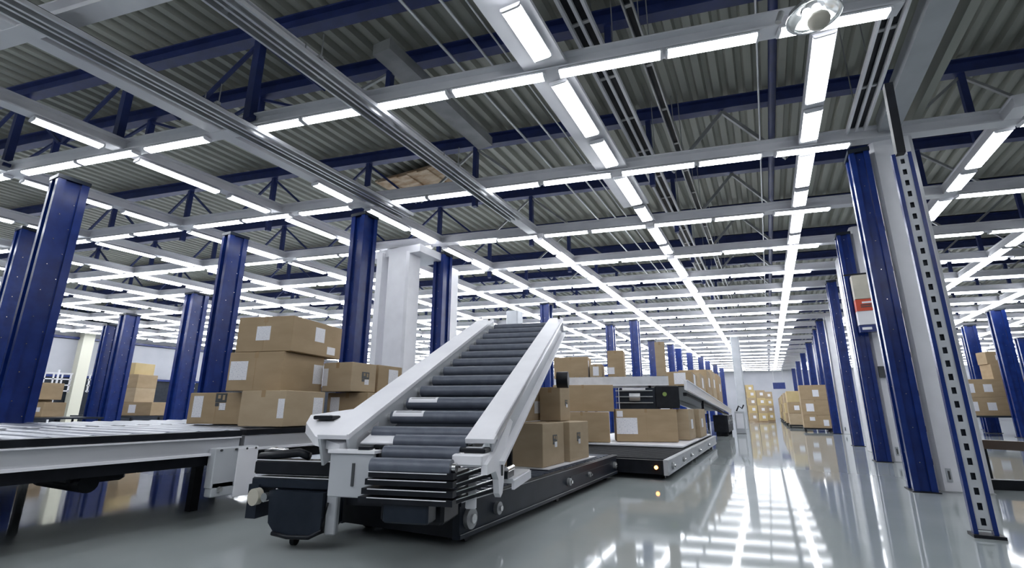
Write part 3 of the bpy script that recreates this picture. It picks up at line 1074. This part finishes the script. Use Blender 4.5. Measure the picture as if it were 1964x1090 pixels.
# dark slide bars under the foot rollers
for k, z in enumerate((.60, .555, .50, .45)):
    MB().box((.13 - .01 * k, -.36, z), (.56 + k * .02, .30, .036), 'black').build('cross_bar', IC)
    MB().box((.11, -.512, z + .014), (.52, .004, .005), 'beam').build('edge_trim', IC)
MB().box((.10, -.42, .385), (.30, .14, .13), 'navyblack', ch=.012).build('motor_cover', IC)
MB().box((.06, -.16, .36), (.44, .30, .16), 'black', ch=.02).build('base_block', IC)
MB().box((.06, .02, .30), (.30, .30, .06), 'black').build('support_foot', IC)
m = MB()
for k in range(4):
    m.bar((.40, -.44, .45 + k * .045), (.54, -.06, .47 + k * .05), .02, .02, 'black')
    m.bar((.405, -.45, .463 + k * .045), (.545, -.07, .483 + k * .05), .006, .006, 'chrome')
m.build('scissor_bars', IC)
MB().box((.425, -.20, .47), (.07, .03, .20), 'beam', ch=.005).build('stub_post', IC)
# silver tray behind the foot
m = MB().box((.56, .42, .50), (.14, .60, .03), 'alu')
m.box((.63, .42, .475), (.02, .60, .06), 'beam')
m.box((.56, .20, .54), (.07, .2, .05), 'black')
m.cyl((.58, .12, .57), (.58, .32, .57), .02, 'chrome', 10)
m.build('tray', IC)
for x, y in ((.25, 1.0), (-.45, 1.0), (.15, 2.0), (-.45, 2.0)):
    MB().box((x, y, (.35 + .70 + y * .398) / 2), (.05, .06, .35 + y * .398), 'black').build('support_leg', IC)
MB().cyl((.60, 2.62, 1.34), (.74, 2.62, 1.34), .10, 'black', 20).build('end_motor', IC)

# motor unit at the left foot
MU = empty('motor_unit', (-3.28, 2.76, 0), R(14))
MU.scale = (.88, 1, 1.1)
tag(MU, 'black motor and pulley unit on a caster left of the incline foot', 'motor')
MB().box((0, .05, .50), (.84, .22, .09), 'black', ch=.01).build('top_beam', MU)
MB().box((0, -.07, .552), (.80, .006, .006), 'beam').build('edge_trim', MU)
MB().box((.0, .02, .40), (.86, .16, .07), 'navyblack', ch=.01).build('lower_beam', MU)
MB().box((0, -.065, .44), (.78, .005, .005), 'beam').build('edge_trim', MU)
pr = [(-.26, .36), (.26, .36), (.26, .14), (.20, .09), (-.16, .09), (-.24, .16)]
m = MB()
n = len(pr)
vs = [(a + .08, -.12, b) for a, b in pr] + [(a + .08, .16, b) for a, b in pr]
m.add(vs, [list(range(n)), [2 * n - 1 - i for i in range(n)]] + [[i, n + i, n + (i + 1) % n, (i + 1) % n] for i in range(n)], 'navyblack')
m.build('motor_cover', MU)
MB().tube([(-.1, -.13, .10), (.05, -.135, .085), (.25, -.13, .09), (.36, -.12, .13), (.38, -.11, .3)], .014, 'black').build('guard_tube', MU)
MB().box((.40, -.06, .28), (.10, .05, .36), 'plate', ch=.008).build('end_plate', MU)
MB().cyl((-.30, -.10, .32), (-.30, -.16, .32), .055, 'beige', 16).build('end_knob', MU)
MB().cyl((-.20, -.10, .32), (-.20, -.15, .32), .03, 'chrome', 12).build('axle_nut', MU)
MB().box((-.38, .02, .28), (.10, .20, .22), 'navyblack').build('side_block', MU)
m = MB()
m.tube([(-.42, 0, .565), (-.2, -.02, .585), (-.02, 0, .60), (.08, 0, .575)], .03, 'black')
m.tube([(-.40, .03, .60), (-.3, 0, .62), (-.15, 0, .61)], .015, 'chrome')
m.build('cable_loom', MU)
m = MB().bar((.0, .02, .10), (.0, .02, .04), .06, .05, 'black', (0, 1, 0))
m.build('caster_fork', MU)
MB().cyl((-.02, .02, .036), (.02, .02, .036), .036, 'black', 16).build('caster_wheel', MU)
MB().bar((.46, .05, .30), (.92, .05, .30), .05, .06, 'black').build('link_bar', MU)

# ------------------------------------------------------------------ low conveyors on the floor
def low_conveyor(x0, x1, y0, y1, z, label, side='navyblack', front='black', knobs=(), amber=False, trayz=None):
    r = empty('low_conveyor', (x1, y0, 0))
    tag(r, label, 'conveyor')
    w, L = x1 - x0, y1 - y0
    zb = .07
    h = z - zb
    # side beam with raised lips
    m = MB()
    m.box((-.03, L / 2, zb + h * .5), (.06, L, h), side)
    m.box((.003, L / 2, z - .018), (.014, L, .03), side)
    m.box((.003, L / 2, zb + .02), (.014, L, .03), side)
    m.box((.012, L / 2, z - .006), (.006, L, .004), 'grey')
    m.box((.012, L / 2, zb + .036), (.006, L, .004), 'grey')
    m.box((.002, L * .72, zb + h * .52), (.010, L * .36, h * .30), side)
    m.build('side_beam', r)
    MB().box((-w + .03, L / 2, zb + h * .5), (.06, L, h), side).build('side_beam', r)
    MB().box((-w / 2, .04, zb + h * .5), (w - .12, .08, h - .02), front).build('front_beam', r)
    MB().box((-w / 2, L - .04, zb + h * .5), (w - .12, .08, h - .02), front).build('rear_beam', r)
    MB().box((-w / 2, L / 2, z - .05), (w - .12, L - .16, .03), 'plate' if amber else 'black').build('deck', r)
    n = int(L / .14)
    for k in range(min(n, 60)):
        y = .16 + k * (L - .32) / (n - 1)
        MB().cyl((-.07, y, z - .012), (-w + .07, y, z - .012), .022, 'rubber' if not amber else 'black', 10).build('roller', r)
    for y, rr in knobs:
        MB().cyl((.0, y, zb + h * .5), (.035, y, zb + h * .5), rr, 'grey', 16).build('wheel_hub', r)
        MB().cyl((.03, y, zb + h * .5), (.055, y, zb + h * .5), rr * .45, 'chrome', 12).build('axle_nut', r)
    for a in (-.12, -w + .12):
        for b in (.25, L / 2, L - .25):
            MB().cyl((a - .03, b, .045), (a + .03, b, .045), .045, 'black', 14).build('wheel', r)
    if amber:
        MB().box((-.16, -.006, zb + h * .5), (.14, .014, .05), 'black').build('lamp_bezel', r)
        MB().cyl((-.16, -.012, zb + h * .5), (-.16, -.03, zb + h * .5), .026, 'amber', 16).build('amber_light', r)
    return r


low_conveyor(-3.32, -2.10, 3.22, 7.42, .33, 'low blue-black conveyor on the floor under the incline', knobs=((.12, .075), (.55, .05), (2.2, .04), (2.9, .03), (4.05, .045)))
lc2 = low_conveyor(-3.95, -1.38, 7.5, 14.75, .28, 'low black conveyor with an amber light and big cartons', 'plate', 'black', knobs=((.35, .05), (1.4, .04), (2.3, .035), (3.5, .035), (5.2, .035)), amber=True)
m = MB().box((-1.3, 4.6, .317), (2.4, 4.9, .035), 'beam', ch=.004)
m.build('load_board', lc2)
o = MB().box((-2.72, 6.0, .347), (1.0, 1.7, .010), 'beam').build('load_board')
tag(o, 'pale board under the cartons on the low conveyor behind the incline', 'board')

# ------------------------------------------------------------------ upper deck, drive unit, decline
r = empty('upper_deck', (-1.95, 11.15, .03), R(12))
tag(r, 'raised level conveyor with a pale side beam above the big cartons', 'conveyor')
MB().box((-1.1, 0, 1.56), (2.3, .06, .20), 'alu').build('side_beam', r)
MB().box((-1.1, -.04, 1.47), (2.3, .03, .02), 'white').build('lower_lip', r)
MB().box((-1.1, .55, 1.58), (2.3, 1.05, .05), 'plate').build('deck', r)
for k in range(18):
    MB().cyl((-.05 - k * .124, .05, 1.645), (-.05 - k * .124, 1.05, 1.645), .03, 'rubber', 10).build('roller', r)
MB().box((-1.1, 1.1, 1.56), (2.3, .06, .20), 'beam').build('side_beam', r)
for a in (-.35, -1.9):
    MB().box((a, 1.02, .91), (.06, .06, 1.20), 'black').build('leg', r)
r = empty('drive_unit', (-1.78, 11.05, 0), R(12))
tag(r, 'black drive unit with a round motor under the upper deck', 'motor')
MB().box((-.15, .3, 1.24), (.5, .5, .48), 'black', ch=.02).build('gear_housing', r)
MB().box((-.75, .3, 1.21), (.85, .4, .46), 'navyblack', ch=.01).build('frame_box', r)
for z in (1.12, 1.25, 1.38):
    MB().box((-.85, .06, z), (.8, .03, .02), 'grey').build('frame_bar', r)
MB().cyl((-.95, .03, 1.24), (-.72, .03, 1.24), .085, 'grey', 16).build('motor', r)
MB().cyl((-.2, .05, 1.30), (-.2, .02, 1.30), .045, 'green', 16).build('round_button', r)
MB().box((-.85, .1, 1.415), (.5, .1, .04), 'beam').build('top_strip', r)

DC = empty('declining_conveyor', (-1.62, 12.5, 0))
tag(DC, 'long pale conveyor sloping down away from the drive unit', 'conveyor')
Ld, za_, zb_ = 13.0, 1.60, .98
def dpt(x, y, t=0):
    return (x, y, za_ + (zb_ - za_) * y / Ld + t)
m = MB().bar(dpt(0, -.85, -.12), dpt(0, Ld, -.12), .06, .22, 'alu')
m.bar(dpt(.03, -.85, -.235), dpt(.03, Ld, -.235), .06, .02, 'white')
m.bar(dpt(.02, -.85, -.02), dpt(.02, Ld, -.02), .07, .02, 'white')
m.build('side_beam', DC)
MB().bar(dpt(-1.1, 0, -.12), dpt(-1.1, Ld, -.12), .06, .22, 'alu').build('side_beam', DC)
MB().bar(dpt(-.55, 0, -.08), dpt(-.55, Ld, -.08), 1.02, .03, 'black').build('belt', DC)
MB().bar(dpt(-.15, 0, -.27), dpt(-.15, Ld, -.27), .08, .08, 'black').build('under_beam', DC)
for y in (3.0, 12.6):
    for x in (-.1, -1.0):
        p = dpt(x, y, -.24)
        MB().box((x, y, p[2] / 2), (.07, .07, p[2]), 'black').build('leg', DC)
GD = 'cartons riding on the declining conveyor'
def on_dec(y):
    return za_ + (zb_ - za_) * (y - 12.5) / Ld - .05
for i, (y, w, d, h, t) in enumerate(((13.6, .75, 1.1, .46, 'nearest carton on the declining conveyor'), (15.4, .9, 1.3, .62, 'second carton on the declining conveyor'),
                                     (17.4, .9, 1.2, .95, 'tall third carton on the declining conveyor'), (19.2, .85, 1.2, 1.15, 'fourth carton on the declining conveyor'),
                                     (21.4, .85, 1.6, 1.25, 'last big carton on the declining conveyor'))):
    c_ = carton(-1.72, y, on_dec(y), 0, w, d, h, t, GD, ['card', 'card2', 'card', 'card2', 'card'][i], [('L', .4, .6, .3, .3), ('R', .5, .6, .35, .3)])
    c_.rotation_euler = (math.atan2(zb_ - za_, Ld), 0, 0)
r = empty('end_machine', (-1.55, 19.8, 0))
tag(r, 'black machinery under the far end of the declining conveyor', 'machine')
MB().box((-.1, 1.5, .45), (.5, 2.6, .6), 'black').build('housing', r)
m = MB()
for k in range(5):
    m.box((.16, .5 + k * .5, .5 + .1 * (k % 2)), (.02, .18, .16), 'grey')
m.build('front_fittings', r)
for y in (.4, 2.6):
    MB().box((-.1, y, .08), (.4, .1, .16), 'black').build('foot', r)
r = empty('end_cabinet', (-1.12, 22.6, 0))
tag(r, 'pale upright cabinet at the far end of the declining conveyor', 'cabinet')
MB().box((0, .2, .45), (.36, .4, .88), 'plate', ch=.01).build('body', r)
MB().box((0, -.005, .5), (.28, .01, .6), 'beam').build('door', r)
m = MB().tube([(-.1, .2, .9), (0, .1, 1.1), (.12, .1, 1.0), (.2, .1, 1.15)], .03, 'black')
m.build('cable', r)

# hanging aisle sign and far details
o = MB().box((1.02, 49.24, 2.95), (.95, .06, .55), 'blue').build('aisle_sign')
tag(o, 'small dark blue sign hanging at the far end of the aisle', 'sign')
m = MB()
for x in (.65, 1.4):
    m.cyl((x, 49.24, 3.2), (x, 49.24, 4.90), .02, 'grey', 6)
m.build('hanging_rod', o)
# blue service rack seen beyond the incline top
r = empty('service_rack', (-9.2, 24, 0))
tag(r, 'blue pipe rack far behind the top of the incline', 'rack')
for z in (2.6, 3.1):
    MB().cyl((-2, 0, z), (3, 0, z), .05, 'blue', 8).build('pipe', r)
for x in (-1.5, 0, 1.5, 2.8):
    MB().box((x, 0, 1.6), (.10, .10, 3.2), 'blue').build('upright', r)
# white wire stands by the left wall
for i, (x, y) in enumerate(((-27.5, 9.8), (-27.0, 11.2), (-26.0, 14.3))):
    r = empty('wire_stand', (x, y, 0))
    tag(r, ['white wire stand above the low far left cartons', 'white wire stand near the cream column', 'white wire stand right of the far carton tower'][i], 'stand', 'white wire stands near the left wall')
    MB().cyl((0, 0, 0), (0, 0, 2.6), .04, 'white', 8).build('pole', r)
    m = MB()
    for k in range(4):
        m.box((0, 0, 1.7 + k * .25), (.05, 1.0, .05), 'white')
    for a in (-.45, -.15, .15, .45):
        m.box((0, a, 2.05), (.05, .05, .8), 'white')
    m.build('wire_panel', r)
    MB().box((0, 0, .02), (.5, .5, .04), 'black').build('base', r)
